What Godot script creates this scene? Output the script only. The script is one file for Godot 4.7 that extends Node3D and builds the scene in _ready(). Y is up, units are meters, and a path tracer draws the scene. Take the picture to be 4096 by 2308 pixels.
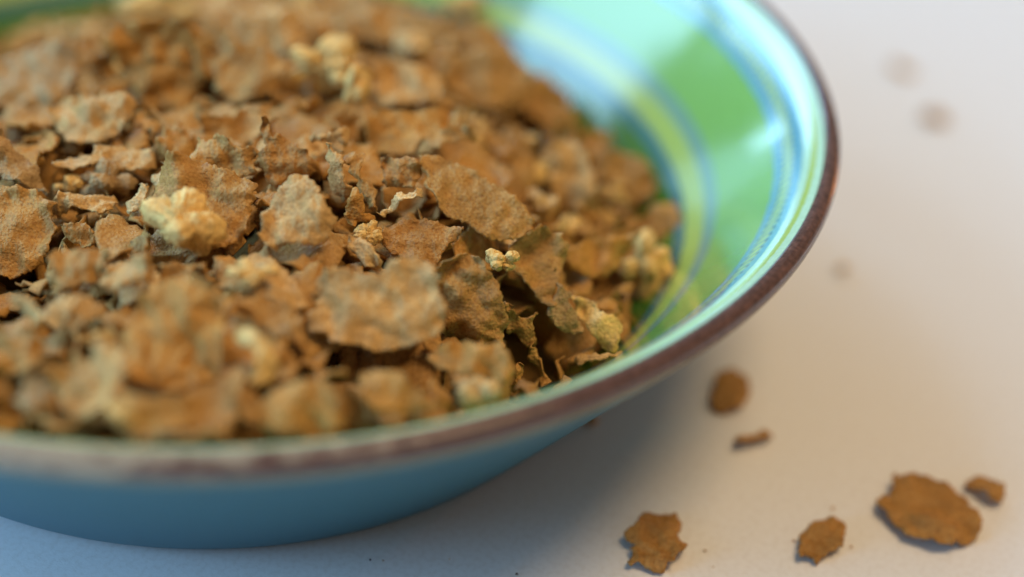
extends Node3D
# A close-up of a glazed cereal bowl heaped with bran flakes on a white table, lit by cool windows at the left and a warm lamp at the back right.

const MM := 0.001
var rng := RandomNumberGenerator.new()
var crumple := FastNoiseLite.new()      # millimetre-scale folds, lumps and blisters of the flakes
var lumps := FastNoiseLite.new()
var blister := FastNoiseLite.new()
var mottle := FastNoiseLite.new()
var flake_mats := {}
var taken := {}
# heap bookkeeping, in millimetres
const CELL := 0.6
const SIDE := 226
var ground_now := PackedFloat32Array()  # present top of the pile in every cell
var ceiling := PackedFloat32Array()     # how high the pile may reach there
var inner_profile := [Vector2(0, 6), Vector2(30, 6), Vector2(38, 6.1), Vector2(44, 7.1), Vector2(48, 8.7), Vector2(52, 11.6), Vector2(55, 14.6), Vector2(58.5, 18.5), Vector2(61.8, 22.3), Vector2(65, 26.1), Vector2(67.9, 29.5), Vector2(69, 30.8), Vector2(70, 31.9), Vector2(71, 32.85), Vector2(72, 33.6), Vector2(73.2, 34.2)]
var landmarks: Array = []               # the pieces one can name, for saying where the others lie


func _ready() -> void:
	rng.seed = 20417
	# ---- camera: about 20 cm from the bowl, slightly tilted, wide aperture
	var cam := Camera3D.new()
	cam.name = "camera"
	add_child(cam)
	cam.position = Vector3(0.0374, 0.1383, 0.1947)
	cam.basis = Basis(Vector3.RIGHT, -0.6011) * Basis(Vector3.BACK, 0.0855)
	cam.near = 0.01
	cam.far = 12.0
	var lens := CameraAttributesPhysical.new()
	lens.frustum_focal_length = FOCAL
	lens.frustum_focus_distance = 0.195
	lens.frustum_near = 0.01
	lens.frustum_far = 12.0
	lens.exposure_aperture = FOCAL / 10.5
	cam.attributes = lens
	cam.fov = 18.18
	cam.current = true
	# ---- surroundings: an evenly dim room, no sky in view
	var env := Environment.new()
	env.background_mode = Environment.BG_COLOR
	env.background_color = Color(ROOM.x, ROOM.y, ROOM.z).linear_to_srgb()
	env.tonemap_mode = Environment.TONE_MAPPER_LINEAR
	env.tonemap_exposure = EXPOSURE
	env.sdfgi_enabled = true
	env.ssao_enabled = true
	env.ssil_enabled = true
	var world := WorldEnvironment.new()
	world.name = "world_environment"
	world.environment = env
	add_child(world)

	set_up_noise()
	make_materials()
	make_table()
	make_window_wall()
	make_lamp()
	make_small_lamp()
	make_bowl()
	start_heap()
	hero_flakes()
	fill_heap()
	loose_pieces()
	crumb_dust()

const EXPOSURE := 1.0
const LAMP_AT := Vector3(0.36, 1.0, 0.04)
const FOCAL := 109.4
const ROOM := Vector3(0.215, 0.20, 0.185)
const NEAR_WINDOW := 2.4
const FAR_WINDOW := 2.3
const LOW_PANE := 4.2
const SIDE_A := 0.90
const SIDE_B := 0.24
const SIDE_WINDOW := 4.7
const WINDOW_TINT := Color(0.57, 0.80, 1.0)
const LAMP_ENERGY := 0.405
const SKY_TINT := Color(0.64, 0.84, 1.0)
const LAMP_TINT := Color(1.0, 0.85, 0.63)


# ------------------------------------------------------------------ helpers
func numbered(called: String) -> String:
	var n: int = taken.get(called, 0)
	taken[called] = n + 1
	return called if n == 0 else "%s_%03d" % [called, n]


func tag(o: Node3D, label: String, category: String, group := "") -> void:
	o.set_meta("label", label)
	o.set_meta("category", category)
	if group:
		o.set_meta("group", group)


func thing(called: String, label: String, category: String, at := Vector3.ZERO) -> Node3D:
	var o := Node3D.new()
	o.name = numbered(called)
	add_child(o, true)
	o.position = at
	tag(o, label, category)
	return o


func part(called: String, mesh: Mesh, mat: Material, parent: Node3D, at := Vector3.ZERO) -> MeshInstance3D:
	var o := MeshInstance3D.new()
	o.name = called
	o.mesh = mesh
	o.material_override = mat
	o.position = at
	parent.add_child(o, true)
	return o


func structure(called: String, mesh: Mesh, mat: Material, at := Vector3.ZERO) -> MeshInstance3D:
	var o := part(numbered(called), mesh, mat, self, at)
	o.set_meta("kind", "structure")
	return o


func box(size: Vector3) -> BoxMesh:
	var b := BoxMesh.new()
	b.size = size
	return b


func lin(r: float, g: float, b: float) -> Color:
	return Color(r, g, b).linear_to_srgb()


func plain(color: Color, rough: float) -> StandardMaterial3D:
	var m := StandardMaterial3D.new()
	m.albedo_color = color
	m.roughness = rough
	return m


func noise_texture(freq: float, kind: int, octaves: int, seed_: int, ramp: Gradient = null, side := 512) -> NoiseTexture2D:
	var n := FastNoiseLite.new()
	n.noise_type = kind
	n.frequency = freq
	n.seed = seed_
	n.fractal_octaves = octaves
	n.cellular_return_type = FastNoiseLite.RETURN_DISTANCE
	var t := NoiseTexture2D.new()
	t.width = side
	t.height = side
	t.seamless = true
	t.noise = n
	if ramp:
		t.color_ramp = ramp
	return t


func ramp(stops: Array) -> Gradient:
	var g := Gradient.new()
	g.offsets = PackedFloat32Array(stops.map(func(s): return s[0]))
	g.colors = PackedColorArray(stops.map(func(s): return s[1]))
	return g


func set_up_noise() -> void:
	for n: FastNoiseLite in [crumple, lumps, blister, mottle]:
		n.noise_type = FastNoiseLite.TYPE_SIMPLEX_SMOOTH
		n.frequency = 1.0
		n.fractal_octaves = 2
	crumple.seed = 3
	lumps.seed = 11
	lumps.fractal_octaves = 3
	blister.seed = 29
	blister.noise_type = FastNoiseLite.TYPE_CELLULAR
	blister.cellular_return_type = FastNoiseLite.RETURN_DISTANCE
	blister.fractal_octaves = 1
	mottle.seed = 47
	mottle.fractal_octaves = 3


func make_materials() -> void:
	# toasted bran: fine bubbly relief and speckles, one material per shade
	var relief := noise_texture(0.035, FastNoiseLite.TYPE_CELLULAR, 3, 5)
	var speckle := noise_texture(0.03, FastNoiseLite.TYPE_SIMPLEX_SMOOTH, 5, 9, ramp([[0.0, Color(0.66, 0.57, 0.49)], [0.30, Color(0.86, 0.81, 0.76)], [0.48, Color(0.95, 0.94, 0.92)], [0.68, Color(0.97, 0.96, 0.94)], [1.0, Color(1, 1, 1)]]))
	var shades := {
		"brown": Vector3(0.59, 0.325, 0.098), "tan": Vector3(0.73, 0.445, 0.165), "toasted": Vector3(0.48, 0.255, 0.075), "olive": Vector3(0.58, 0.325, 0.098), "rust": Vector3(0.53, 0.275, 0.080),
		"orange": Vector3(0.63, 0.325, 0.080), "gray": Vector3(0.56, 0.37, 0.17), "pale": Vector3(0.88, 0.60, 0.26), "yellow": Vector3(0.98, 0.66, 0.235), "dark": Vector3(0.07, 0.05, 0.04),
	}
	for k: String in shades:
		var m := StandardMaterial3D.new()
		var v: Vector3 = shades[k]
		m.albedo_color = lin(v.x, v.y, v.z)
		m.vertex_color_use_as_albedo = true
		m.albedo_texture = speckle
		m.roughness = 0.5
		m.metallic_specular = 0.3
		m.heightmap_enabled = true
		m.heightmap_texture = relief
		m.heightmap_scale = 0.022
		m.uv1_triplanar = true
		m.uv1_scale = Vector3(130, 130, 130)
		flake_mats[k] = m


# ------------------------------------------------------------------ table, windows, lamp
func make_table() -> void:
	var m := plain(lin(0.80, 0.79, 0.78), 0.42)
	m.heightmap_enabled = true
	m.heightmap_texture = noise_texture(0.05, FastNoiseLite.TYPE_SIMPLEX_SMOOTH, 3, 21)
	m.heightmap_scale = 0.0012
	m.uv1_triplanar = true
	m.uv1_scale = Vector3(100, 100, 100)
	m.albedo_texture = noise_texture(0.02, FastNoiseLite.TYPE_SIMPLEX_SMOOTH, 4, 22, ramp([[0.0, Color(0.95, 0.94, 0.93)], [0.5, Color(0.985, 0.985, 0.985)], [1.0, Color(1, 1, 1)]]))
	var t := thing("table", "white matte table top under the bowl and crumbs", "table", Vector3(0, 0, 0))
	part("table_top", box(Vector3(2.1, 0.03, 1.9)), m, t, Vector3(0.1, -0.015, -0.25))
	var leg_mat := plain(lin(0.7, 0.7, 0.7), 0.4)
	for sx in [-0.85, 1.05]:
		for sz in [-1.1, 0.6]:
			part("leg", box(Vector3(0.06, 0.70, 0.06)), leg_mat, t, Vector3(sx, -0.38, sz))


func glowing(color: Color, energy: float) -> StandardMaterial3D:
	var m := plain(lin(0.6, 0.6, 0.6), 0.3)
	m.emission_enabled = true
	m.emission = color
	m.emission_energy_multiplier = energy
	return m


const WALL_X := -1.2


func make_window(label: String, z0: float, z1: float, y0: float, y1: float, energy: float, tint := SKY_TINT) -> void:
	# opening between z0 and z1 (z1 < z0), y0 and y1, in the wall at the left
	var w := thing("window", label, "window", Vector3(WALL_X, y0, (z0 + z1) / 2))
	var wide := z0 - z1
	var high := y1 - y0
	var white := plain(lin(0.7, 0.7, 0.68), 0.4)
	for s in [-1, 1]:
		part("frame", box(Vector3(0.06, high, 0.035)), white, w, Vector3(0, high / 2, s * (wide / 2 - 0.0175)))
	part("frame", box(Vector3(0.06, 0.035, wide - 0.07)), white, w, Vector3(0, high - 0.0175, 0))
	part("sill", box(Vector3(0.10, 0.03, wide - 0.07)), white, w, Vector3(0.02, 0.015, 0))
	var inner_w := wide - 0.08
	var inner_h := high - 0.07
	var spots := [[0.035 + inner_h / 2, inner_h]]
	for s in spots:
		part("pane", box(Vector3(0.008, s[1], inner_w)), glowing(tint, 0.05 * energy), w, Vector3(-0.01, s[0], 0))
		var a := AreaLight3D.new()
		a.name = "daylight"
		a.area_size = Vector2(inner_w, s[1])
		a.area_normalize_energy = false
		a.light_energy = energy
		a.light_color = tint
		a.shadow_enabled = true
		a.set("area_range", 6.0)
		w.add_child(a, true)
		a.position = Vector3(0.0, s[0], 0)
		a.rotation.y = -PI / 2


func make_window_wall() -> void:
	# windows seen only as reflections in the glaze and as cool light on the table
	make_window("tall white framed window nearest the table at the left", 0.16, -0.74, 0.60, 1.30, NEAR_WINDOW)
	make_window("white framed window farther back along the left wall", -0.84, -3.20, 0.60, 2.20, FAR_WINDOW)
	make_window("low wide window pane beneath the farther window", -1.58, -2.15, 0.03, 0.29, LOW_PANE)
	make_window("white framed window at the left, level with the bowl's front", SIDE_A, SIDE_B, 0.12, 1.10, SIDE_WINDOW, WINDOW_TINT)
	var m := plain(lin(0.5, 0.5, 0.46), 0.9)
	var x := WALL_X - 0.02
	var rows := [[1.6, SIDE_A, -0.75, 2.5], [SIDE_A, SIDE_B, -0.75, 0.12], [SIDE_A, SIDE_B, 1.10, 2.5], [SIDE_B, 0.16, -0.75, 2.5], [-0.74, -0.84, -0.75, 2.5], [-3.20, -3.8, -0.75, 2.5],
		[0.16, -0.74, -0.75, 0.60], [0.16, -0.74, 1.30, 2.5], [-0.84, -3.20, 2.20, 2.5], [-0.84, -3.20, 0.29, 0.60], [-0.84, -1.58, -0.75, 0.29], [-2.15, -3.20, -0.75, 0.29], [-1.58, -2.15, -0.75, 0.03]]
	for q in rows:
		structure("wall", box(Vector3(0.10, q[3] - q[2], q[0] - q[1])), m, Vector3(x - 0.05, (q[2] + q[3]) / 2, (q[0] + q[1]) / 2))


func lathe(profile: Array, steps: int, closed := false) -> ArrayMesh:
	# profile: (radius, height) in millimetres, outside on the right hand when going along it
	var st := SurfaceTool.new()
	st.begin(Mesh.PRIMITIVE_TRIANGLES)
	var along := PackedFloat32Array([0.0])
	for i in range(1, profile.size()):
		along.append(along[i - 1] + profile[i].distance_to(profile[i - 1]))
	for i in profile.size():
		for j in steps + 1:
			var a := TAU * j / steps
			var p: Vector2 = profile[i]
			st.set_uv(Vector2(float(j) / steps, along[i] / along[-1]))
			st.add_vertex(Vector3(p.x * cos(a), p.y, p.x * sin(a)) * MM)
	for i in profile.size() - 1:
		for j in steps:
			var q := i * (steps + 1) + j
			for k in [q, q + 1, q + steps + 1, q + 1, q + steps + 2, q + steps + 1]:
				st.add_index(k)
	st.generate_normals()
	return st.commit()


func make_lamp() -> void:
	var lamp := thing("pendant_lamp", "round warm pendant lamp hanging high above the table", "lamp", LAMP_AT)
	var metal := plain(lin(0.25, 0.22, 0.2), 0.4)
	part("lamp_shade", lathe([Vector2(0, 130), Vector2(90, 115), Vector2(175, 70), Vector2(220, 0), Vector2(190, -60), Vector2(110, -105), Vector2(0, -120)], 48), glowing(LAMP_TINT, 9.0 * LAMP_ENERGY), lamp)
	part("cap", lathe([Vector2(0, 165), Vector2(28, 160), Vector2(32, 126), Vector2(0, 126)], 24), metal, lamp)
	part("cord", lathe([Vector2(0, 900), Vector2(4, 900), Vector2(4, 160), Vector2(0, 160)], 12), metal, lamp)
	var l := OmniLight3D.new()
	l.name = "bulb_light"
	l.light_energy = LAMP_ENERGY
	l.light_color = LAMP_TINT
	l.light_size = 0.20
	l.omni_range = 6.0
	l.omni_attenuation = 2.0
	l.shadow_enabled = true
	lamp.add_child(l, true)


func make_small_lamp() -> void:
	# the orange glint on the right of the rim
	var lamp := thing("night_lamp", "tiny orange globe lamp standing far back at the right", "lamp", Vector3(0.85, 0, -0.86))
	part("base", lathe([Vector2(0, 82), Vector2(10, 80), Vector2(14, 12), Vector2(45, 6), Vector2(46, 0), Vector2(0, 0)], 32), plain(lin(0.2, 0.16, 0.13), 0.4), lamp)
	var globe := SphereMesh.new()
	globe.radius = 0.032
	globe.height = 0.064
	part("globe", globe, glowing(Color(1.0, 0.58, 0.16), 6.0), lamp, Vector3(0, 0.112, 0))
	var l := OmniLight3D.new()
	l.name = "globe_light"
	l.light_energy = 0.12
	l.light_color = Color(1.0, 0.58, 0.16)
	l.light_size = 0.03
	l.omni_range = 6.0
	l.omni_attenuation = 2.0
	l.shadow_enabled = true
	lamp.add_child(l, true)
	l.position = Vector3(0, 0.112, 0)


# ------------------------------------------------------------------ bowl
func inner_height(r: float) -> float:
	for i in range(1, inner_profile.size()):
		var b: Vector2 = inner_profile[i]
		if r <= b.x:
			var a: Vector2 = inner_profile[i - 1]
			return lerpf(a.y, b.y, (r - a.x) / maxf(b.x - a.x, 0.001))
	return 60.0


func smooth_profile(pts: Array, step: float) -> Array:
	var out := []
	for i in pts.size() - 1:
		var p0: Vector2 = pts[maxi(i - 1, 0)]
		var p1: Vector2 = pts[i]
		var p2: Vector2 = pts[i + 1]
		var p3: Vector2 = pts[mini(i + 2, pts.size() - 1)]
		var n := maxi(2, int(p1.distance_to(p2) / step))
		for k in n:
			out.append(p1.cubic_interpolate(p2, p0 * 1.0, p3 * 1.0, float(k) / n))
	out.append(pts[-1])
	return out


func band_texture(profile: Array) -> ImageTexture:
	# hand-painted rings, v along the profile from the centre to the lip; u repeats 22 times round the bowl
	var w := 512
	var h := 1024
	var img := Image.create(w, h, false, Image.FORMAT_RGB8)
	var mint := Color(0.72, 0.86, 0.73)
	var lime := Color(0.66, 0.75, 0.36)
	var blue := Color(0.33, 0.62, 0.76)
	var deep := Color(0.10, 0.36, 0.52)
	var green := Color(0.49, 0.70, 0.34)
	var green_dark := Color(0.24, 0.46, 0.12)
	var teal := Color(0.22, 0.46, 0.47)
	var total := 0.0
	var acc := PackedFloat32Array([0.0])
	for i in range(1, profile.size()):
		total += profile[i].distance_to(profile[i - 1])
		acc.append(total)
	var seg := 1
	var wob := FastNoiseLite.new()
	wob.seed = 77
	wob.frequency = 1.0
	for y in h:
		var d := (y + 0.5) / h * total
		while seg < acc.size() - 1 and acc[seg] < d:
			seg += 1
		var t := (d - acc[seg - 1]) / maxf(acc[seg] - acc[seg - 1], 1e-5)
		var r0: float = lerpf(profile[seg - 1].x, profile[seg].x, t)
		for x in w:
			var ang := TAU * x / w
			var cx := cos(ang) * 2.2
			var cz := sin(ang) * 2.2
			var r := r0 + 0.16 * (fposmod(sin(x * 12.9898 + y * 78.233) * 43758.5453, 1.0) - 0.5) + 0.13 * wob.get_noise_3d(cx, cz, r0 * 0.3)
			var streak := wob.get_noise_3d(cx * 2.5, cz * 2.5, r0 * 1.2)
			var c := green_dark
			if r > 72.3:
				c = mint
			elif r > 71.7:
				c = lime
			elif r > 70.8:
				c = mint
			elif r > 67.9:
				c = Color(0.50, 0.72, 0.70)
				var q := (r - 69.3) / 0.82                # a chain of slanted leaves between two blue lines
				if r > 70.1:
					c = Color(0.36, 0.63, 0.70)
				elif r < 68.35:
					c = Color(0.36, 0.62, 0.74)
				elif absf(q) < 1.0:
					var s := fposmod(x / float(w) * 13.0 + q * 0.42 + 0.05 * wob.get_noise_2d(cx * 3.0, cz * 3.0), 1.0) - 0.5
					var e := (s / 0.44) * (s / 0.44) + q * q * 0.9
					if e < 0.42:
						c = Color(0.76, 0.86, 0.50)
					elif e < 0.85:
						c = deep
			elif r > 61.9:
				c = green
			elif r > 60.5:
				c = Color(0.45, 0.62, 0.53)
			elif r > 58.4:
				c = lime
			elif r > 57.2:
				c = teal
			c = c.lerp(Color(c.r * 0.85, c.g * 0.9, c.b * 0.85), clampf(0.5 + streak, 0.0, 1.0) * 0.5)
			img.set_pixel(x, y, c)
	return ImageTexture.create_from_image(img)


func rim_texture() -> ImageTexture:
	# brown glaze, u round the bowl and v across the lip from inside to outside, mixed with a paler beige in patches along the front
	var w := 2048
	var h := 48
	var img := Image.create(w, h, false, Image.FORMAT_RGB8)
	var blotch := FastNoiseLite.new()
	blotch.seed = 81
	blotch.frequency = 1.0
	blotch.fractal_octaves = 4
	for x in w:
		var ang := TAU * x / w
		var front := clampf(1.0 - absf(ang - 1.75) / 0.95, 0.0, 1.0)
		for y in h:
			var v := float(y) / h
			var c := cos(ang) * 14.0
			var s := sin(ang) * 14.0
			var n := blotch.get_noise_3d(c, s, v * 1.1)
			var fine := blotch.get_noise_3d(c * 6.0, s * 6.0, v * 5.0)
			var brown := Color(0.35, 0.25, 0.22) * (1.0 + 0.4 * fine)
			var edge := clampf((front * 1.5 - 0.42 - v * 0.48 + n * 0.75 + fine * 0.15) * 2.2, 0.0, 1.0)
			var col := brown.lerp(Color(0.62, 0.57, 0.49) * (1.0 + 0.15 * fine), edge)
			img.set_pixel(x, y, col.clamp())
	return ImageTexture.create_from_image(img)


func make_bowl() -> void:
	var b := thing("cereal_bowl", "shallow glazed bowl, green and blue inside, teal outside, with a brown rim", "bowl")
	var inner := smooth_profile([Vector2(0.01, 6), Vector2(30, 6), Vector2(38, 6.1), Vector2(44, 7.1), Vector2(48, 8.7), Vector2(52, 11.6), Vector2(55, 14.6), Vector2(58.5, 18.5), Vector2(61.8, 22.3), Vector2(65, 26.1), Vector2(67.9, 29.5), Vector2(69, 30.8), Vector2(70, 31.9), Vector2(71, 32.85), Vector2(72, 33.6), Vector2(73.2, 34.2)], 0.5)
	var glaze := plain(Color.WHITE, 0.16)
	glaze.metallic_specular = 0.66
	glaze.albedo_texture = band_texture(inner)
	glaze.uv1_scale = Vector3(22, 1, 1)
	glaze.clearcoat_enabled = true
	glaze.clearcoat = 0.4
	glaze.clearcoat_roughness = 0.1
	inner.reverse()
	var flip := lathe(inner, 240)
	# v runs from the centre outwards in the texture
	glaze.uv1_scale = Vector3(22, -1, 1)
	glaze.uv1_offset = Vector3(0, 1, 0)
	part("painted_inside", flip, glaze, b)
	var clay := plain(Color.WHITE, 0.14)
	clay.albedo_texture = rim_texture()
	clay.heightmap_enabled = true
	clay.heightmap_texture = noise_texture(0.012, FastNoiseLite.TYPE_SIMPLEX_SMOOTH, 3, 32)
	clay.heightmap_scale = 0.004
	var lip := smooth_profile([Vector2(74.55, 31.9), Vector2(75.05, 32.6), Vector2(75.2, 33.4), Vector2(74.95, 34.15), Vector2(74.3, 34.5), Vector2(73.7, 34.5), Vector2(73.2, 34.2)], 0.15)
	lip.reverse()
	part("brown_rim", lathe(lip, 240), clay, b)
	var sage := plain(lin(0.13, 0.17, 0.115), 0.3)
	part("sage_band", lathe(smooth_profile([Vector2(74.55, 31.9), Vector2(73.9, 31.0), Vector2(72.9, 29.6)], 0.3), 240), sage, b)
	var teal := plain(lin(0.022, 0.122, 0.168), 0.36)
	teal.metallic_specular = 0.36
	part("teal_outside", lathe(smooth_profile([Vector2(72.9, 29.6), Vector2(66.0, 21.0), Vector2(58.0, 10.8), Vector2(51.6, 2.6), Vector2(49.8, 0.7), Vector2(48.6, 0.0)], 0.6), 240), teal, b)
	part("foot", lathe([Vector2(48.6, 0.0), Vector2(45.0, 0.0), Vector2(44.4, 1.4), Vector2(0.01, 1.6)], 160), plain(lin(0.4, 0.3, 0.22), 0.8), b)


# ------------------------------------------------------------------ flakes
func outline(text: String) -> PackedVector2Array:
	var out := PackedVector2Array()
	for pair in text.split(" "):
		var xy := pair.split(",")
		out.append(Vector2(float(xy[0]), float(xy[1])) * 0.1)
	return out


func random_outline(half: float, slim: float) -> PackedVector2Array:
	var out := PackedVector2Array()
	var n := rng.randi_range(7, 11)
	for i in n:
		var a := TAU * (i + rng.randf_range(-0.3, 0.3)) / n
		var r := half * rng.randf_range(0.55, 1.2)
		out.append(Vector2(cos(a) * r, sin(a) * r * slim))
	return out


func ragged(poly: PackedVector2Array, step: float, where: Vector3, rough: float) -> PackedVector2Array:
	var out := PackedVector2Array()
	var turn := 1.0 if Geometry2D.is_polygon_clockwise(poly) else -1.0
	for i in poly.size():
		var a := poly[i]
		var b := poly[(i + 1) % poly.size()]
		var p0 := poly[(i + poly.size() - 1) % poly.size()]
		var p3 := poly[(i + 2) % poly.size()]
		var n := maxi(1, int(a.distance_to(b) / step))
		for k in n:
			var t := float(k) / n
			var p := a.lerp(b, t).lerp(a.cubic_interpolate(b, p0, p3, t), 0.6)
			var side := (b - a).orthogonal().normalized() * turn
			var d := lumps.get_noise_3d(p.x * 0.9 + where.x, p.y * 0.9 + where.y, where.z) * 0.36 + crumple.get_noise_3d(p.x * 2.0 + where.y, p.y * 2.0 + where.x, where.z) * 0.23
			out.append(p + side * d * rough)
	return out


func flake_mesh(poly: PackedVector2Array, step: float, bend: float, rough := 1.0, lively := 1.0) -> ArrayMesh:
	# a crumpled, blistered sheet of toasted bran with an uneven thickness and a torn edge; poly in millimetres
	var where := Vector3(rng.randf_range(-900, 900), rng.randf_range(-900, 900), rng.randf_range(-900, 900))
	var edge := ragged(poly, step * 0.8, where, rough)
	var pts := PackedVector2Array(edge)
	var lo := Vector2(1e9, 1e9)
	var hi := -lo
	for p in edge:
		lo = lo.min(p)
		hi = hi.max(p)
	var rows := int((hi.y - lo.y) / (step * 0.87)) + 1
	var inner := PackedVector2Array()
	var shrunk := Geometry2D.offset_polygon(edge, -step * 0.55)
	for i in rows:
		for j in int((hi.x - lo.x) / step) + 1:
			var p := lo + Vector2((j + 0.5 * (i % 2)) * step, i * step * 0.87) + Vector2(rng.randf_range(-0.18, 0.18), rng.randf_range(-0.18, 0.18)) * step
			for s in shrunk:
				if Geometry2D.is_point_in_polygon(p, s):
					pts.append(p)
					break
	var tri := Geometry2D.triangulate_delaunay(pts)
	var reach := maxf(hi.x - lo.x, hi.y - lo.y) / 2
	var mid := (lo + hi) / 2
	var across := Vector2.from_angle(where.x)
	var skew := rng.randf_range(-0.5, 0.5)
	var fold := rng.randf_range(0.7, 1.4) * lively
	var grain := rng.randf_range(0.35, 1.15)
	var st := SurfaceTool.new()
	st.begin(Mesh.PRIMITIVE_TRIANGLES)
	var n := pts.size()
	for sheet in 2:
		for i in n:
			var p := pts[i]
			var q := (p - mid) / reach
			var a := q.dot(across)
			var b := q.dot(across.orthogonal())
			var y := -bend * 0.5 * (0.9 * a * a + 0.2 * b * b) + bend * 0.18 + skew * a * b * 1.6
			y += crumple.get_noise_3d(p.x * 0.15 + where.x, p.y * 0.15 + where.y, where.z) * fold
			y += absf(crumple.get_noise_3d(p.x * 0.11 + where.z, p.y * 0.11 + where.x, where.y)) * fold * 1.3
			y += crumple.get_noise_3d(p.x * 0.30 + where.y, p.y * 0.30 + where.z, where.x) * 0.5 * fold
			y += pow(q.length(), 3.0) * (lumps.get_noise_3d(q.x * 1.4 + where.z, q.y * 1.4 + where.x, where.y) * 1.9 + 0.2) * fold
			y += lumps.get_noise_3d(p.x * 0.42 + where.y, p.y * 0.42 + where.z, where.x) * 0.5 * grain
			y += (0.5 - absf(blister.get_noise_3d(p.x * 0.85 + where.z, p.y * 0.85 + where.x, where.y))) * 0.42 * grain
			var thick := 0.46 + 0.3 * lumps.get_noise_3d(p.x * 0.5 - where.x, p.y * 0.5, where.y)
			if i < edge.size():
				thick *= 0.6
			if sheet == 1:
				y -= thick
				y += lumps.get_noise_3d(p.x * 0.9 - where.x, p.y * 0.9, 40.0) * 0.12
			var m := 0.90 + 0.30 * mottle.get_noise_3d(p.x * 0.22 + where.x, p.y * 0.22 + where.z, sheet * 9.0) + 0.15 * mottle.get_noise_3d(p.x * 0.95 + where.y, p.y * 0.95 + where.z, sheet * 9.0)
			var warm := 0.10 * mottle.get_noise_3d(p.x * 0.3 - where.z, p.y * 0.3, where.x)
			m = clampf(m, 0.35, 1.0)
			st.set_color(Color(clampf(m + warm * 0.3, 0, 1), clampf(m, 0, 1), clampf(m - warm, 0, 1)))
			st.add_vertex(Vector3(p.x, y, p.y) * MM)
	for k in range(0, tri.size(), 3):
		var a := tri[k]
		var b := tri[k + 1]
		var c := tri[k + 2]
		if not Geometry2D.is_point_in_polygon((pts[a] + pts[b] + pts[c]) / 3.0, edge):
			continue
		if (pts[b] - pts[a]).cross(pts[c] - pts[a]) < 0:
			var swap := b
			b = c
			c = swap
		for v in [a, b, c, n + a, n + c, n + b]:
			st.add_index(v)
	var ccw := not Geometry2D.is_polygon_clockwise(edge)
	for i in edge.size():
		var j := (i + 1) % edge.size()
		var quad := [i, n + i, j, j, n + i, n + j] if ccw else [i, j, n + i, j, n + j, n + i]
		for v in quad:
			st.add_index(v)
	st.generate_normals()
	return st.commit()


func facing(normal: Vector3) -> Basis:
	var n := normal.normalized()
	var x := (Vector3.RIGHT - n * n.x).normalized()
	return Basis(x, n, x.cross(n))


func bran(label: String, mesh: Mesh, shade: String, where: Transform3D, group := "", called := "bran_flake", category := "bran flake") -> MeshInstance3D:
	var o := part(numbered(called), mesh, flake_mats[shade], self)
	o.transform = where
	tag(o, label, category, group)
	return o


func flake(label: String, short: String, shade: String, at: Vector3, normal: Vector3, bend: float, shape: String) -> void:
	var poly := outline(shape)
	var mesh := flake_mesh(poly, 0.29, bend, 1.0, 1.0)
	var t := Transform3D(facing(normal), at * MM)
	bran(label, mesh, shade, t)
	landmarks.append([at, short])
	lower_ceiling(mesh, t)


func nugget_mesh(size: Vector3, knobs: int, step := 34) -> ArrayMesh:
	# a popped, knobbly grain: a few lobes melted together; size in millimetres
	var dirs := []
	for i in knobs:
		var d := Vector3(rng.randfn(), rng.randfn() * 0.7, rng.randfn()).normalized()
		dirs.append([d, rng.randf_range(0.40, 0.72), rng.randf_range(0.20, 0.36)])
	var off := Vector3(rng.randf_range(-500, 500), rng.randf_range(-500, 500), rng.randf_range(-500, 500))
	var st := SurfaceTool.new()
	st.begin(Mesh.PRIMITIVE_TRIANGLES)
	var cols := step * 2
	for i in step + 1:
		for j in cols:
			var v := Vector3(0, 1, 0).rotated(Vector3.RIGHT, PI * i / step).rotated(Vector3.UP, TAU * j / cols)
			var r := 0.36
			for d in dirs:
				var centre: Vector3 = d[0] * d[1]
				var along := v.dot(centre)
				var miss: float = d[2] * d[2] - (centre.length_squared() - along * along)
				if miss > 0:
					var reach := along + sqrt(miss)
					r = maxf(r, reach) + 0.02 * minf(r, maxf(reach, 0.0))
			r += lumps.get_noise_3dv(v * 1.6 + off) * 0.14 + lumps.get_noise_3dv(v * 4.5 + off) * 0.15
			var m := clampf(0.94 + 0.26 * mottle.get_noise_3dv(v * 1.1 + off) + 0.18 * mottle.get_noise_3dv(v * 4.0 + off), 0.4, 1.0)
			st.set_color(Color(m, m, clampf(m + 0.06 * mottle.get_noise_3dv(v * 2.0 - off), 0, 1)))
			st.add_vertex(v * r * size * 0.5 * MM / 0.8)
	for i in step:
		for j in cols:
			var a := i * cols + j
			var b := i * cols + (j + 1) % cols
			for k in [a, b, a + cols, b, b + cols, a + cols]:
				st.add_index(k)
	st.generate_normals()
	return st.commit()


func nugget(label: String, short: String, shade: String, at: Vector3, size: Vector2) -> void:
	var deep := (size.x + size.y) / 2 * 0.8
	var mesh := nugget_mesh(Vector3(size.x * 1.25, size.y * 1.35, deep * 1.3), rng.randi_range(8, 12))
	var t := Transform3D(Basis(Vector3.RIGHT, -0.25), at * MM)
	bran(label, mesh, shade, t, "", "grain_nugget", "nugget")
	landmarks.append([at, short])
	lower_ceiling(mesh, t)


# ------------------------------------------------------------------ the heap
func cell(x: float, z: float) -> int:
	return clampi(int((z + SIDE * CELL / 2) / CELL), 0, SIDE - 1) * SIDE + clampi(int((x + SIDE * CELL / 2) / CELL), 0, SIDE - 1)


func heap_height(x: float, z: float) -> float:
	var kx := 0.0080 if x > 8 else 0.0045
	return maxf(17.0, 35.2 - kx * (x - 8) * (x - 8) - 0.0018 * pow(minf(0, z - 34), 2))



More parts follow.
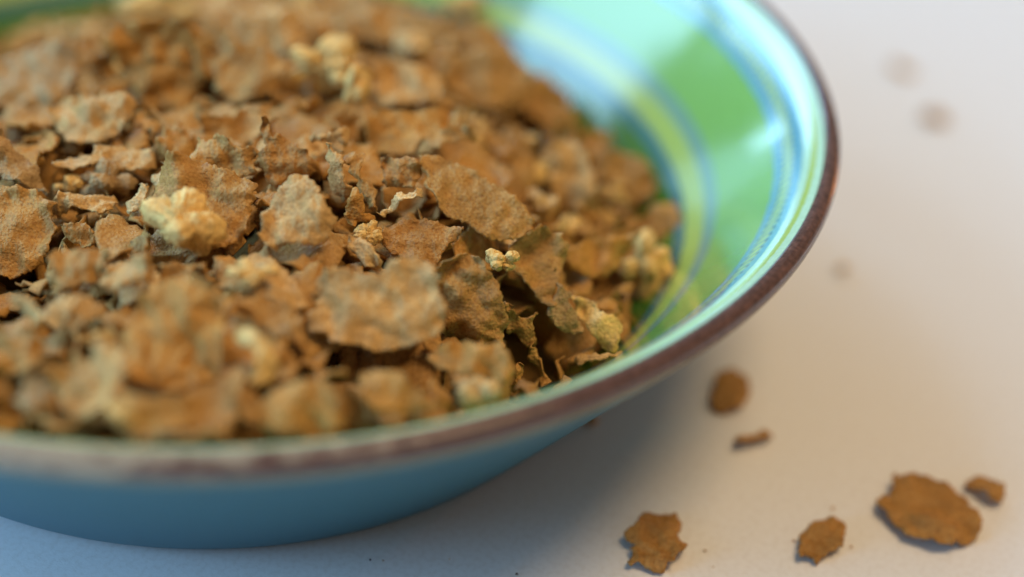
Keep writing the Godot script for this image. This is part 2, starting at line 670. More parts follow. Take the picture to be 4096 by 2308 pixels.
func start_heap() -> void:
	# where the photograph looks down between the flakes: x, z, radius, depth
	var hollows := [[-14, 46, 3.5, 9], [-6, 47, 3.0, 8], [25, 50, 4.5, 8], [39, 34, 4.2, 13], [38, 38.5, 4.0, 13], [40, 30.5, 3.0, 10], [38, -16, 4.0, 8], [-4, -4, 3.0, 7], [-10, 60, 3.5, 8], [22, 61, 3.0, 7], [48, 14, 4.0, 6], [20.5, 25.5, 2.0, 7]]
	ground_now.resize(SIDE * SIDE)
	ceiling.resize(SIDE * SIDE)
	for j in SIDE:
		for i in SIDE:
			var x := (i + 0.5) * CELL - SIDE * CELL / 2
			var z := (j + 0.5) * CELL - SIDE * CELL / 2
			var bottom := inner_height(Vector2(x, z).length())
			ground_now[j * SIDE + i] = maxf(bottom, heap_height(x, z) - 15.0)
			var top := heap_height(x, z) - 0.8
			for g in hollows:
				if Vector2(x - g[0], z - g[1]).length() < g[2]:
					top -= g[3]
			ceiling[j * SIDE + i] = top


func lower_ceiling(mesh: ArrayMesh, t: Transform3D) -> void:
	for v: Vector3 in mesh.surface_get_arrays(0)[Mesh.ARRAY_VERTEX]:
		var p := t * v / MM
		for d in [Vector2(0, 0), Vector2(0.6, 0), Vector2(-0.6, 0), Vector2(0, 0.6), Vector2(0, 1.2)]:
			var c := cell(p.x + d.x, p.z + d.y)
			ceiling[c] = minf(ceiling[c], p.y - 0.7)
		for k in 12:                                    # nothing heaped up right in front of it
			var c := cell(p.x + 0.06 * k, p.z + 0.6 * k)
			ceiling[c] = minf(ceiling[c], p.y - 0.6 + 0.38 * k)


func hero_flakes() -> void:
	flake("gray-brown wedge of bran flake cut off by the photo's left edge", "gray wedge flake", "gray", Vector3(-18.4, 32.3, 24.8), Vector3(0.21, 0.72, 0.66), 1.5, "-24,-38 -15,-30 -4,-18 22,-3 29,15 38,27 26,25 11,19 -2,18 -16,16 -30,-1 -34,-32")
	flake("narrow rolled-up bran flake like a small rod near the left edge", "rod-shaped flake", "tan", Vector3(-10.1, 29.7, 27.8), Vector3(0.00, 0.84, 0.54), 5.0, "-37,3 -28,-6 5,-13 25,-19 32,-11 28,3 18,12 3,8 -16,9 -29,14")
	flake("broad sunlit tan flake lying at the upper left of the crest", "broad sunlit flake", "tan", Vector3(-12.8, 32.3, 13.0), Vector3(-0.08, 0.88, 0.47), 2.0, "-57,-14 -39,-28 -9,-33 41,-32 45,-13 40,9 29,26 9,34 -20,36 -40,13")
	flake("wavy-edged tan flake jutting like a ledge above the gray chunk", "tan ledge flake", "tan", Vector3(-9.5, 31.3, 20.6), Vector3(0.00, 0.93, 0.38), 2.0, "-56,18 -49,2 -16,-5 -13,-18 18,-23 47,-19 56,-2 43,7 18,10 -2,1 -13,11 -32,17")
	flake("rounded brown flake between the tan ledge flake and the ragged crest flakes", "rounded flake left of the crest", "brown", Vector3(-2.1, 32.3, 17.6), Vector3(0.08, 0.79, 0.61), 2.0, "-23,0 -17,-16 -1,-24 18,-14 23,1 16,14 0,19 -16,20")
	flake("ragged brown flake standing on the crest left of the spiked flake", "ragged standing crest flake", "brown", Vector3(4.3, 35.3, 22.8), Vector3(0.00, 0.45, 0.89), 1.0, "-31,-16 -20,-10 -13,-18 2,-19 12,-10 31,-9 39,-4 32,7 41,20 19,24 -10,18 -30,12 -39,7 -33,-2")
	flake("rough brown crest flake with a thin spike sticking straight up", "spiked crest flake", "rust", Vector3(10.6, 35.8, 23.0), Vector3(0.10, 0.40, 0.91), 1.0, "-30,12 -17,-7 -24,-28 -19,-43 -11,-20 -3,-22 10,-16 27,-8 37,4 40,18 20,22 0,36 -12,34 -18,19")
	flake("large blistered brown flake behind the big pale nugget, left of the domed flake", "large blistered flake", "brown", Vector3(3.5, 34.6, 31.7), Vector3(-0.04, 0.75, 0.67), 1.0, "-48,-24 -40,-39 -22,-45 -2,-43 23,-34 49,-26 58,-17 55,3 55,23 52,43 28,56 -7,52 -39,37 -57,25 -54,1 -51,-17")
	flake("smooth domed tan flake with gray blotches in the middle of the heap", "domed flake", "tan", Vector3(14.1, 36.2, 35.5), Vector3(-0.12, 0.78, 0.62), 4.0, "-18,-31 -7,-43 5,-44 20,-32 30,-15 44,5 33,27 12,32 -8,36 -21,42 -32,30 -33,6 -26,-15")
	flake("small pale crinkled flake tucked against the large blistered flake", "small pale crinkled flake", "pale", Vector3(-4.3, 31.0, 27.0), Vector3(-0.16, 0.71, 0.69), 2.0, "-1,-17 9,-16 9,-4 7,14 -10,19 -14,8 -1,-3")
	flake("large brown flake at the left edge, just below the gray wedge", "large left-edge flake", "brown", Vector3(-15.6, 29.1, 31.9), Vector3(0.00, 0.77, 0.63), 1.5, "-37,-45 2,-43 13,-32 27,-32 26,-12 31,1 29,27 12,49 -9,59 -38,52 -55,-26")
	flake("small cupped brown flake under the rod-shaped flake", "small cupped flake", "brown", Vector3(-9.5, 30.1, 33.6), Vector3(-0.08, 0.72, 0.69), 2.0, "-19,-7 -11,-8 5,-12 18,-3 17,11 3,13 -13,7")
	flake("brown flake with a light raised rim left of the two-toned knob flake", "light-rimmed flake", "brown", Vector3(-6.6, 33.9, 45.7), Vector3(-0.08, 0.77, 0.63), 1.5, "-26,-16 -8,-20 31,-21 28,-3 23,12 8,15 -9,24 -21,13 -27,-5")
	flake("knobbly pinkish tan flake with a pale gray tip above the dark gap", "two-toned knob flake", "tan", Vector3(-1.0, 34.6, 47.4), Vector3(-0.16, 0.78, 0.60), 3.0, "-24,-7 -6,-16 22,-24 29,-7 21,4 5,9 -4,14 -17,15 -26,11")
	flake("big smooth blurred orange-brown flake shaped like a shield, pale right edge", "shield-shaped flake", "orange", Vector3(5.6, 34.8, 56.3), Vector3(-0.08, 0.71, 0.70), -2.5, "-36,-38 -17,-50 7,-58 30,-52 42,-35 49,-5 49,26 46,39 28,49 3,56 -26,52 -42,42 -51,8 -44,-9 -40,-27")
	flake("blurred orange flake at the front rim under the shield-shaped flake", "orange flake under the shield", "orange", Vector3(6.9, 34.9, 67.9), Vector3(0.00, 0.77, 0.63), 2.0, "-41,-13 -17,-8 11,-11 33,-18 40,-11 37,7 15,19 -30,23 -49,11")
	flake("blurred tan flake folded like a chair, left of the shield-shaped flake", "chair-shaped folded flake", "tan", Vector3(-0.3, 34.7, 64.1), Vector3(-0.24, 0.72, 0.65), -3.0, "-44,-5 -25,-10 -7,-10 -3,-38 6,-35 26,-27 37,-8 29,11 29,26 1,39 -17,38 -33,18")
	flake("rounded brown flake low on the left edge, below the dark gap", "rounded low left flake", "brown", Vector3(-8.8, 33.6, 59.7), Vector3(0.00, 0.72, 0.69), 2.0, "-18,-17 -7,-12 9,-16 24,-10 27,3 17,17 -5,23 -22,21 -26,-10")
	flake("pale curved flake on edge beside the dark gap at lower left", "pale flake on edge", "pale", Vector3(-8.2, 33.8, 53.7), Vector3(-0.60, 0.40, 0.70), 2.0, "-26,-13 -6,-17 5,-6 21,3 19,13 1,13 -15,5")
	flake("light tan flake lying flat left of the dark gap", "flat light tan flake", "tan", Vector3(-4.4, 34.3, 53.8), Vector3(-0.08, 0.88, 0.47), 2.5, "-23,-11 8,-19 26,-11 19,2 2,18 -11,14 -20,6")
	flake("small lavender-gray blurred flake on edge near the front rim at left", "lavender-gray flake", "gray", Vector3(-4.9, 34.2, 66.9), Vector3(-0.41, 0.72, 0.57), 2.0, "-10,-13 11,-15 13,4 -1,15 -14,9")
	flake("yellow crescent-shaped puffed piece right of the shield-shaped flake", "yellow crescent", "yellow", Vector3(13.9, 34.7, 58.6), Vector3(0.00, 0.72, 0.70), 3.0, "-25,-25 -7,-27 12,-14 20,3 17,20 6,29 -2,24 3,7 -5,-6 -20,-11")
	flake("ridged brown flake just above the yellow crescent", "ridged flake above the crescent", "brown", Vector3(14.1, 34.7, 52.0), Vector3(0.08, 0.79, 0.61), 2.0, "-35,-13 -7,-18 18,-15 32,1 22,22 8,21 -10,5 -28,-4")
	flake("tall narrow twisted flake standing upright, leftmost of the upright slivers", "tall twisted standing flake", "tan", Vector3(17.1, 35.1, 24.1), Vector3(-0.30, 0.10, 0.95), 3.0, "-16,-21 -12,-32 -7,-24 6,-20 13,0 17,8 22,18 13,32 1,27 -6,28 -8,9 -6,-8 -15,-14")
	flake("upright brown sliver leaning right beside the twisted standing flake", "upright leaning sliver", "brown", Vector3(20.1, 34.5, 24.6), Vector3(-0.35, 0.20, 0.91), 3.0, "-24,-21 -18,-27 -7,-25 -2,-18 0,-5 10,2 22,17 24,28 14,29 4,20 -6,13 -4,1 -12,-13")
	flake("small orange foot-shaped flake below the upright slivers", "foot-shaped orange flake", "orange", Vector3(20.2, 33.2, 29.0), Vector3(0.10, 0.30, 0.95), 2.0, "-15,-10 -7,-24 2,-19 4,-9 4,2 13,5 17,13 3,13 -8,17 -14,12")
	flake("curled tan flake with a bright scalloped top edge behind the upright slivers", "scalloped curled flake", "tan", Vector3(15.6, 35.8, 18.8), Vector3(0.00, 0.41, 0.91), 2.0, "-25,1 -20,-3 -3,-6 2,-10 16,-16 19,-5 19,2 17,14 10,13 -1,5 -12,3 -22,3")
	flake("squarish rough brown flake left of the largest crest flake", "squarish rough flake", "rust", Vector3(23.8, 34.9, 23.0), Vector3(0.00, 0.45, 0.89), 1.5, "-22,-13 -17,-15 -7,-13 11,-18 22,-11 25,-4 23,6 19,15 6,17 -11,16 -19,13 -14,7 -18,-2")
	flake("pale slanting strip-shaped flake above the reddish flat flake", "pale slanting strip", "pale", Vector3(24.6, 33.8, 27.4), Vector3(-0.08, 0.77, 0.63), 2.0, "-25,16 -13,6 -6,-8 4,-7 12,-12 17,-17 21,-10 16,-2 4,3 -8,11 -21,20")
	flake("largest sharp crest flake, slanting right with a ragged lower edge over shadow", "largest crest flake", "olive", Vector3(31.9, 32.9, 24.4), Vector3(0.20, 0.81, 0.55), 1.2, "-61,-43 -41,-50 -25,-45 -9,-41 9,-32 31,-22 49,-11 61,-1 74,13 72,21 62,35 48,40 30,42 15,40 6,32 -9,28 -27,25 -34,18 -40,5 -46,-3 -54,-9 -50,-19 -58,-26")
	flake("flat reddish-brown flake under the largest crest flake", "flat reddish flake", "rust", Vector3(27.2, 31.8, 31.3), Vector3(0.00, 0.87, 0.50), 1.2, "-43,-3 -38,-16 -20,-24 3,-25 18,-23 36,-16 45,-11 33,1 23,17 19,31 -7,34 -28,22 -41,11")
	flake("tan stalk-like flake hanging under the small pale nugget", "stalk-like flake", "pale", Vector3(21.4, 32.4, 35.7), Vector3(-0.16, 0.71, 0.69), 2.0, "-20,-14 -7,-16 13,-4 18,15 6,16 -10,4")
	flake("large olive-brown flake facing the camera, right of the wide foreground flake", "large olive-brown flake", "olive", Vector3(33.3, 28.1, 36.8), Vector3(0.20, 0.41, 0.89), 1.0, "-32,-45 -14,-50 5,-45 16,-31 24,-24 29,-8 35,12 39,18 36,33 35,46 15,53 -10,44 -24,36 -29,21 -35,0 -46,-20 -43,-36")
	flake("wide pinkish-tan flake with a straight lower edge over a dark hollow", "wide pinkish flake", "tan", Vector3(23.8, 32.9, 46.3), Vector3(-0.04, 0.77, 0.63), 1.0, "-61,-22 -43,-35 -21,-32 3,-32 11,-45 37,-53 55,-48 60,-26 72,-4 71,18 59,28 37,37 11,45 -16,43 -39,43 -46,33 -64,31 -67,19 -58,-4")
	flake("orange-brown flake below the large olive-brown flake", "flake below the olive-brown one", "orange", Vector3(34.5, 29.3, 49.9), Vector3(0.08, 0.79, 0.61), 1.5, "-50,-3 -38,-15 -19,-21 5,-18 23,-23 32,-6 38,4 34,17 19,17 9,12 -3,15 -18,9 -33,9")
	flake("deep orange blurred flake with a toothed edge at the front rim", "toothed deep orange flake", "orange", Vector3(27.3, 31.9, 59.1), Vector3(0.08, 0.79, 0.61), 1.5, "-38,-16 -17,-22 6,-18 18,-7 33,3 42,7 21,15 -7,20 -25,16 -34,1")
	flake("wide blurred orange-tan flake against the middle of the front rim", "wide front orange flake", "orange", Vector3(19.4, 33.8, 64.6), Vector3(0.00, 0.77, 0.63), 1.5, "-45,6 -28,-15 0,-26 25,-19 31,-6 36,13 10,20 -29,27")
	flake("olive flake sloping down to the dark hole right of the large olive-brown flake", "sloping olive flake", "olive", Vector3(40.0, 26.4, 27.7), Vector3(0.36, 0.71, 0.60), 1.0, "-34,-24 -6,-49 15,-45 34,-24 27,-3 20,18 16,43 9,38 -5,21 -14,13 -25,7 -37,3")
	flake("small crumbly gray-tan flake with a toothed lower edge by the dark hole", "crumbly gray-tan flake", "gray", Vector3(43.4, 23.6, 30.8), Vector3(0.20, 0.40, 0.90), 2.0, "-10,-30 6,-20 5,-9 15,4 23,20 15,28 -7,21 -18,7 -19,-4 -10,-16")
	flake("folded yellowish flake with a bumpy ridge near the right wall", "folded yellowish flake", "yellow", Vector3(47.2, 22.0, 30.1), Vector3(-0.24, 0.72, 0.65), 4.0, "-31,-29 -17,-26 -2,-21 2,-11 24,-3 27,11 22,31 13,32 0,22 -14,3 -24,-10")
	flake("thin orange sliver standing in the dark hole by the front rim", "thin orange sliver", "orange", Vector3(38.5, 19.5, 38.5), Vector3(0.21, 0.31, 0.93), 2.0, "-1,-16 7,-17 6,9 -6,19 -7,9 -1,-3")
	flake("long thin brown sliver on the right side of the dark hole", "long brown sliver", "brown", Vector3(41.3, 18.8, 35.3), Vector3(-0.41, 0.30, 0.86), 2.0, "-13,-26 1,-8 6,7 17,12 4,20 -1,7 -14,-12")
	flake("shaded brown flake with a hooked tip inside the dark hole", "hooked shaded flake", "brown", Vector3(38.6, 22.7, 32.6), Vector3(0.30, 0.30, 0.90), 2.0, "-23,-25 -12,-23 -10,-13 4,-8 15,-15 11,-3 16,14 24,28 14,33 -5,11 -15,11 -20,-10")
	flake("tiny curled shaving just inside the front rim at right", "tiny curled shaving", "tan", Vector3(47.7, 19.5, 33.6), Vector3(0.00, 0.84, 0.54), 3.0, "-28,4 -21,-3 -9,-3 12,-1 32,-12 39,-7 7,5 -12,6 -20,10")
	flake("blurred orange flake left of the yellow nugget at the right wall", "orange flake by the tall nugget", "orange", Vector3(47.1, 22.1, 17.4), Vector3(0.24, 0.79, 0.56), 2.0, "-35,24 -47,11 -19,-16 14,-24 44,-34 33,-8 17,17 -5,29")
	flake("blurred upright tan flake with a pale pink top, right of the crest", "upright pink-topped flake", "tan", Vector3(44.0, 22.5, 0.0), Vector3(-0.24, 0.72, 0.65), 2.0, "-27,-30 -15,-48 3,-44 18,-19 29,10 31,39 8,44 -21,40 -28,6")
	flake("blurred rounded brown flake touching the right bowl wall", "rounded right-wall flake", "brown", Vector3(51.0, 16.7, -9.8), Vector3(-0.16, 0.75, 0.64), 2.0, "-35,-24 -8,-40 24,-29 40,-1 35,26 6,36 -27,28 -35,2")
	flake("blurred brown flake resting on the blue line of the right wall", "flake on the blue line", "brown", Vector3(55.8, 16.8, 0.3), Vector3(-0.33, 0.72, 0.61), 2.0, "-12,-23 10,-29 25,-8 26,15 4,26 -21,19 -33,0")
	flake("broad blurred pale gray flake at the far left edge", "pale gray flake", "gray", Vector3(-24.5, 27.7, -3.5), Vector3(-0.15, 0.91, 0.39), 2.0, "-62,-16 -20,-46 48,-53 54,-6 42,36 -14,43 -49,39")
	flake("large smooth blurred orange flake at upper left below the yellow nugget", "large smooth orange flake", "orange", Vector3(-8.1, 31.3, -3.1), Vector3(0.10, 0.35, 0.93), -1.5, "-74,-29 -47,-54 23,-62 63,-36 77,-4 46,21 37,51 2,60 -17,55 -45,11 -64,-10")
	flake("smooth saucer-shaped orange flake just behind the crest", "saucer-shaped flake", "orange", Vector3(23.8, 31.7, 8.6), Vector3(0.00, 0.89, 0.45), -2.0, "-55,-4 -42,-20 8,-29 51,-38 59,-19 42,1 12,19 8,34 -32,34 -49,21")
	flake("olive curled rim-like flake arching over the saucer-shaped flake's front", "olive rim-like curl", "olive", Vector3(28.5, 33.6, 13.0), Vector3(0.00, 0.72, 0.69), 4.0, "-37,19 -21,-4 3,-16 27,-18 32,-6 16,-1 -1,7 -19,18")
	flake("large blurred brown flake at the back right of the heap", "large back-right flake", "brown", Vector3(31.6, 25.9, -16.8), Vector3(0.08, 0.77, 0.63), 2.0, "-62,-19 -22,-39 34,-39 65,-9 39,17 20,38 -22,36 -52,13")
	flake("blurred pinkish flake behind the saucer-shaped flake", "pinkish flake behind the saucer", "tan", Vector3(22.6, 30.6, -4.8), Vector3(-0.08, 0.87, 0.48), 2.0, "-48,-26 -6,-32 36,-19 42,16 14,29 -38,32")
	flake("blurred brown flake between the large orange flake and the yellow popped nugget", "flake left of the popped nugget", "brown", Vector3(3.0, 32.7, -0.4), Vector3(0.00, 0.77, 0.63), 2.0, "-50,-26 12,-38 48,-14 35,19 -10,40 -35,18")
	flake("blurred flake with a pinkish highlight at the top of the photo", "pink-lit top flake", "tan", Vector3(3.2, 30.1, -17.2), Vector3(0.00, 0.77, 0.63), 2.0, "-56,-20 18,-34 50,1 19,33 -31,19")
	flake("wide blurred brown flake at the top edge above the popped nugget", "wide top-edge flake", "brown", Vector3(15.2, 28.6, -23.5), Vector3(-0.08, 0.79, 0.61), 2.0, "-74,-17 31,-30 83,-6 29,20 -7,15 -63,18")
	flake("blurred brown flake at the back right beside the turquoise wall", "back-right turquoise-side flake", "brown", Vector3(30.0, 22.5, -35.2), Vector3(0.08, 0.79, 0.61), 2.0, "-33,-23 15,-25 44,12 8,29 -35,6")
	nugget("big knobbly yellow puffed nugget in the left foreground of the heap", "big knobbly nugget", "yellow", Vector3(2.8, 35.6, 38.8), Vector2(6.8, 6.5))
	nugget("gray crumbly chunk under the tan ledge flake", "gray chunk", "gray", Vector3(-9.1, 30.1, 22.7), Vector2(4.5, 3.4))
	nugget("small yellow rounded nugget left of the gray chunk", "small rounded nugget", "yellow", Vector3(-13.2, 29.4, 23.2), Vector2(2.7, 2.0))
	nugget("small pale nugget with a gray underside below the domed flake", "gray-bottomed pale nugget", "yellow", Vector3(11.4, 35.6, 46.5), Vector2(3.8, 2.1))
	nugget("small blurred yellow crumb nugget against the front rim at left", "front-left rim nugget", "yellow", Vector3(3.4, 35.6, 69.8), Vector2(2.1, 1.2))
	nugget("small pale yellow nugget right of the domed flake", "nugget right of the dome", "yellow", Vector3(21.4, 31.8, 31.3), Vector2(2.6, 2.5))
	nugget("cluster of tiny yellow knobs on the right of the large olive-brown flake", "cluster of yellow knobs", "yellow", Vector3(36.1, 29.7, 31.4), Vector2(2.7, 2.1))
	nugget("pale blurred nugget touching the front rim", "pale front-rim nugget", "pale", Vector3(34.8, 29.9, 54.4), Vector2(2.9, 3.7))
	nugget("tall yellow nugget leaning on the right bowl wall", "tall wall nugget", "yellow", Vector3(53.2, 18.5, 12.0), Vector2(4.8, 6.9))
	nugget("tiny blurred pale nugget among brown flakes near the right wall", "tiny right pale nugget", "pale", Vector3(49.5, 19.7, -1.5), Vector2(3.1, 2.6))
	nugget("blurred yellow nugget on top of the large orange flake at upper left", "upper-left nugget", "yellow", Vector3(-15.2, 25.5, -32.0), Vector2(8.0, 3.6))
	nugget("blurred popped yellow nugget with several lobes at back centre", "popped nugget", "yellow", Vector3(11.9, 33.0, -4.5), Vector2(8.5, 5.5))
	nugget("blurred upright yellow nugget just below the popped nugget", "upright back nugget", "yellow", Vector3(16.4, 33.4, 2.6), Vector2(2.5, 4.1))
	nugget("blurred pale oblong nugget at the back right", "pale oblong nugget", "pale", Vector3(21.1, 29.3, -19.3), Vector2(5.9, 3.1))
	nugget("blurred tan-yellow nugget at the back rim of the heap", "back-rim nugget", "yellow", Vector3(26.8, 19.6, -52.0), Vector2(5.9, 3.5))
	nugget("small pale cupped nugget left of the dark gap", "pale cupped nugget", "pale", Vector3(-4.9, 34.9, 54.3), Vector2(1.5, 2.0))


func fill_heap() -> void:
	var shapes := []
	for i in 26:
		var half := rng.randf_range(5.2, 8.6) if i < 15 else (rng.randf_range(3.0, 4.6) if i < 22 else rng.randf_range(1.6, 2.6))
		var poly := random_outline(half, rng.randf_range(0.55, 1.0))
		var keep := rng.state
		var fine := flake_mesh(poly, 0.36, rng.randf_range(-5.0, 6.0), 1.1, 1.15)
		rng.state = keep
		var coarse := flake_mesh(poly, 1.0, rng.randf_range(-5.0, 6.0), 1.1, 1.15)
		var verts: PackedVector3Array = fine.surface_get_arrays(0)[Mesh.ARRAY_VERTEX]
		shapes.append([fine, coarse, verts, half])
	var placed := []
	var misses := 0
	while placed.size() < 1500 and misses < 700:
		var best := 0.0
		var spot := Vector2.ZERO
		for k in 16:
			var a := rng.randf() * TAU
			var r := 66.0 * sqrt(rng.randf())
			var s := Vector2(cos(a), sin(a)) * r
			var c := cell(s.x, s.y)
			if ceiling[c] - ground_now[c] > best:
				best = ceiling[c] - ground_now[c]
				spot = s
		if best < 1.2:
			misses += 1
			continue
		var done := false
		for attempt in 4:
			var pick := rng.randi() % 26
			if attempt > 1:
				pick = 14 + rng.randi() % 12
			elif best < 2.5:
				pick = 5 + rng.randi() % 18
			var sh: Array = shapes[pick]
			var lean := rng.randf_range(0.05, 0.6) if rng.randf() < 0.55 else rng.randf_range(0.5, 1.3)
			if best < 3.0:
				lean *= 0.7
			var turn := Basis(Vector3.UP, rng.randf() * TAU) * Basis(Vector3.RIGHT, lean) * Basis(Vector3.UP, rng.randf() * TAU)
			var verts: PackedVector3Array = sh[2]
			var need := PackedFloat32Array()
			var cells := PackedInt32Array()
			var highs := PackedFloat32Array()
			for i in range(0, verts.size(), 5):
				var p := turn * verts[i] / MM
				var c := cell(spot.x + p.x, spot.y + p.z)
				need.append(ground_now[c] - p.y)
				cells.append(c)
				highs.append(p.y)
			need.sort()
			var y := need[int(need.size() * 0.84)]
			var over := 0
			for i in cells.size():
				if highs[i] + y > ceiling[cells[i]] + 0.5:
					over += 1
			if over > cells.size() * 0.05:
				continue
			for i in verts.size():
				var p := turn * verts[i] / MM
				var c := cell(spot.x + p.x, spot.y + p.z)
				ground_now[c] = maxf(ground_now[c], p.y + y)
			placed.append([pick, Transform3D(turn, Vector3(spot.x, y, spot.y) * MM), heap_height(spot.x, spot.y) - y])
			done = true
			break
		if not done:
			misses += 1
			ground_now[cell(spot.x, spot.y)] += 0.4
	# the pieces nearest the surface stand as things of their own, the buried ones are one mass
	placed.sort_custom(func(a, b): return a[2] < b[2])
	var st := SurfaceTool.new()
	st.begin(Mesh.PRIMITIVE_TRIANGLES)
	var tones := ["brown", "brown", "tan", "rust", "orange", "olive", "brown", "orange", "rust", "brown", "orange", "orange"]
	for i in placed.size():
		var f: Array = placed[i]
		if i < 235:
			var shade: String = tones[rng.randi() % tones.size()]
			var o: Vector3 = f[1].origin / MM
			if shapes[f[0]][3] < 3.4 and rng.randf() < 0.35:
				shade = "pale" if rng.randf() < 0.5 else "yellow"
			bran(filler_label(o, shade, f[1].basis.y, shapes[f[0]][3]), shapes[f[0]][0], shade, f[1], "bran flakes heaped in the bowl")
		else:
			st.append_from(shapes[f[0]][1], 0, f[1])
	var bed := SurfaceTool.new()                        # the crushed flakes the heap rests on, seen only at the bottom of deep gaps
	bed.begin(Mesh.PRIMITIVE_TRIANGLES)
	for j in range(0, SIDE, 2):
		for i in range(0, SIDE, 2):
			var x := (i + 0.5) * CELL - SIDE * CELL / 2
			var z := (j + 0.5) * CELL - SIDE * CELL / 2
			bed.set_color(Color(1, 1, 1) * (0.75 + 0.3 * mottle.get_noise_2d(x, z)))
			bed.add_vertex(Vector3(x, minf(heap_height(x, z) - 15.5, 40.0 - 0.55 * Vector2(x, z).length()) + 1.6 * lumps.get_noise_2d(x * 0.5, z * 0.5), z) * MM)
	var w := SIDE / 2
	for j in w - 1:
		for i in w - 1:
			var q := j * w + i
			if Vector2(i - w / 2, j - w / 2).length() * CELL * 2 > 50:
				continue
			for k in [q, q + 1, q + w, q + 1, q + w + 1, q + w]:
				bed.add_index(k)
	bed.generate_normals()
	st.append_from(bed.commit(), 0, Transform3D.IDENTITY)
	print("placed ", placed.size(), " misses ", misses)
	var deep := MeshInstance3D.new()
	deep.name = "buried_flakes"
	deep.mesh = st.commit()
	deep.material_override = flake_mats["brown"]
	deep.set_meta("kind", "stuff")
	tag(deep, "brown bran flakes packed in the gaps below the surface of the heap", "bran flakes")
	add_child(deep, true)


func filler_label(o: Vector3, shade: String, up: Vector3, half: float) -> String:
	var size := "tiny" if half < 2.9 else ("small" if half < 4.5 else "broad")
	var pose := "flat" if up.y > 0.92 else ("tilted" if up.y > 0.7 else "upright")
	var tint: String = {"rust": "reddish brown", "olive": "dull brown", "orange": "golden brown", "tan": "light tan"}.get(shade, shade)
	var near: Array = landmarks[0]
	for l in landmarks:
		if o.distance_to(l[0]) < o.distance_to(near[0]):
			near = l
	var d: Vector3 = o - near[0]
	var side := "under" if d.y < -4.0 else ("left of" if -d.x > absf(d.z) else ("right of" if d.x > absf(d.z) else ("behind" if d.z < 0 else "in front of")))
	var label := "%s %s %s bran flake %s the %s" % [size, tint, pose, side, near[1]]
	if told.has(label):
		var next: Array = landmarks[0] if landmarks[0] != near else landmarks[1]
		for l in landmarks:
			if l != near and o.distance_to(l[0]) < o.distance_to(next[0]):
				next = l
		if (label + ", toward " + next[1]).split(" ").size() < 17:
			label += ", toward " + next[1]
	told[label] = true
	return label


var told := {}


# ------------------------------------------------------------------ pieces on the table
func crumb_dust() -> void:
	var st := SurfaceTool.new()
	st.begin(Mesh.PRIMITIVE_TRIANGLES)
	var grain := nugget_mesh(Vector3(1, 0.6, 0.8), 4, 6)
	var near := [[87, 33, 9], [56, 42, 8], [75, 40, 8], [66, 14, 8], [70, 24, 12], [40, 50, 14], [25, 50, 10]]
	for i in 90:
		var c: Array = near[i % near.size()]
		var at := Vector3(c[0] + rng.randfn() * c[2], 0.0, c[1] + rng.randfn() * c[2])
		if Vector2(at.x, at.z).length() < 54:
			continue
		var size := 0.08 + 0.22 * pow(rng.randf(), 3.0)
		st.append_from(grain, 0, Transform3D(Basis(Vector3.UP, rng.randf() * TAU).scaled(Vector3.ONE * size), at * MM + Vector3(0, size * 0.3 * MM, 0)))
	var o := part("crumb_dust", st.commit(), flake_mats["tan"], self)
	o.set_meta("kind", "stuff")
	tag(o, "fine bran dust scattered on the white table around the loose flakes", "dust")


func loose(label: String, shade: String, at: Vector3, shape: String) -> void:
	var mesh := flake_mesh(outline(shape), 0.29, rng.randf_range(0.8, 1.8), 1.05, 0.55)
	var low := mesh.get_aabb().position.y
	bran(label, mesh, shade, Transform3D(Basis.IDENTITY, at * MM + Vector3(0, -low + 0.0001, 0)), "", "loose_flake", "bran flake")


func crumb(label: String, shade: String, at: Vector3, width: float) -> void:
	var mesh: ArrayMesh
	if width > 1.5:
		mesh = flake_mesh(random_outline(width * 0.5, 0.8), 0.36, 0.6, 0.8, 0.4)
	else:
		mesh = nugget_mesh(Vector3(width, width * 0.55, width * 0.8), 4, 10)
	var low := mesh.get_aabb().position.y
	bran(label, mesh, shade, Transform3D(Basis(Vector3.UP, width * 40.0), at * MM + Vector3(0, -low + 0.00005, 0)), "", "crumb", "crumb")


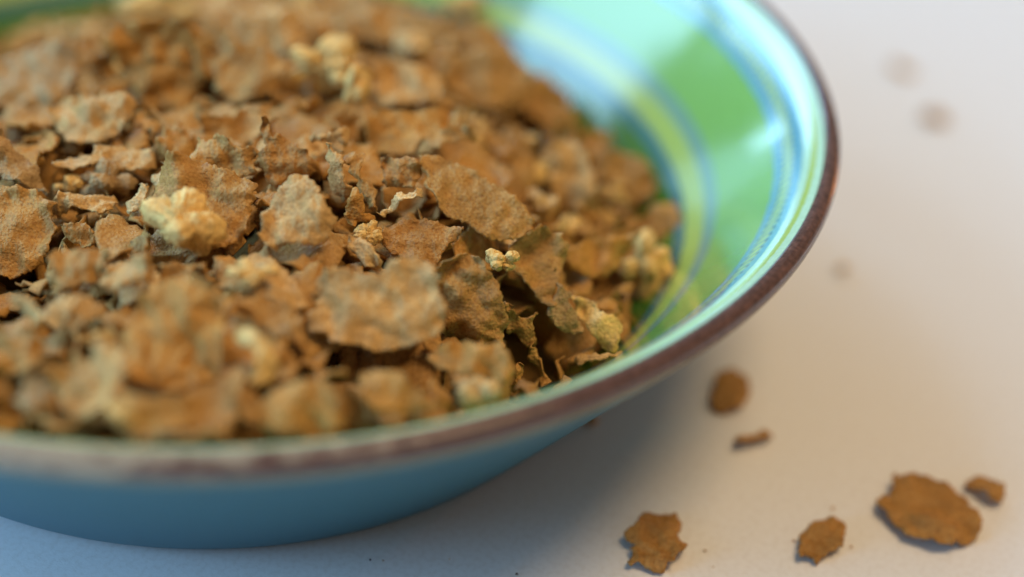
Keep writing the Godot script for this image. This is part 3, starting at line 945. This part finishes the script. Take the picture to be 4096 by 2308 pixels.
func loose_pieces() -> void:
	loose("largest loose flake on the table, oval with a toothed left end", "toasted", Vector3(87.3, 0, 33.1), "-26,-56 16,-51 57,-30 67,15 55,41 22,59 -23,47 -41,18 -52,-2 -44,-19 -32,-22")
	loose("loose flake with knobbly outline at the bottom edge, nearest the bowl's front", "toasted", Vector3(55.6, 0, 42.0), "-9,-45 8,-45 27,-53 35,-33 28,-5 38,7 27,29 10,47 -10,42 -27,40 -23,18 -20,11 -31,6 -30,-8 -21,-12")
	loose("small roundish loose flake left of the largest loose flake", "toasted", Vector3(74.8, 0, 39.9), "2,-36 22,-43 31,-29 24,6 11,15 -6,32 -13,26 -25,28 -26,16 -20,-15")
	loose("small oblong loose flake right of the largest loose flake", "toasted", Vector3(95.6, 0, 28.2), "-17,-19 -3,-19 24,-2 19,17 7,22 -9,6 -21,-4")
	loose("blurred round loose flake on the table beside the bowl", "toasted", Vector3(66.1, 0, 13.4), "-18,-27 6,-41 22,-28 20,6 10,28 -13,39 -28,25")
	loose("blurred slim loose sliver on the table beside the bowl", "toasted", Vector3(68.0, 0, 22.4), "-20,-1 0,-4 24,-19 26,-7 7,5 -16,16 -22,11")
	crumb("faint far crumb, leftmost of the two at the upper right", "tan", Vector3(99.9, 0, -81.9), 4.46)
	crumb("far blurred brown crumb at the upper right of the table", "brown", Vector3(103.3, 0, -65.5), 5.28)
	crumb("faint blurred crumb on the table right of the rim", "pale", Vector3(83.3, 0, -17.6), 2.18)
	crumb("dim crumb in the shadow just under the bowl's rim", "olive", Vector3(48.5, 0, 20.8), 2.15)
	crumb("tiny dark speck in front of the bowl", "dark", Vector3(24.4, 0, 48.3), 0.44)
	crumb("tiny dark speck at the bottom edge of the photo", "dark", Vector3(40.6, 0, 48.5), 0.50)
	crumb("tiny crumb left of the small roundish loose flake", "orange", Vector3(72.0, 0, 39.2), 0.57)
	crumb("faint tiny crumb above the small roundish loose flake", "tan", Vector3(77.0, 0, 32.9), 0.65)
	crumb("tiny gray speck right of the knobbly loose flake", "gray", Vector3(61.7, 0, 42.1), 0.45)
	crumb("tiny crumb right of the small roundish loose flake", "orange", Vector3(78.6, 0, 39.4), 0.46)
	crumb("tinier gray speck right of the speck in front of the bowl", "gray", Vector3(25.8, 0, 48.2), 0.33)
	crumb("gray speck near the bottom edge right of the knobbly flake", "gray", Vector3(62.5, 0, 44.7), 0.34)
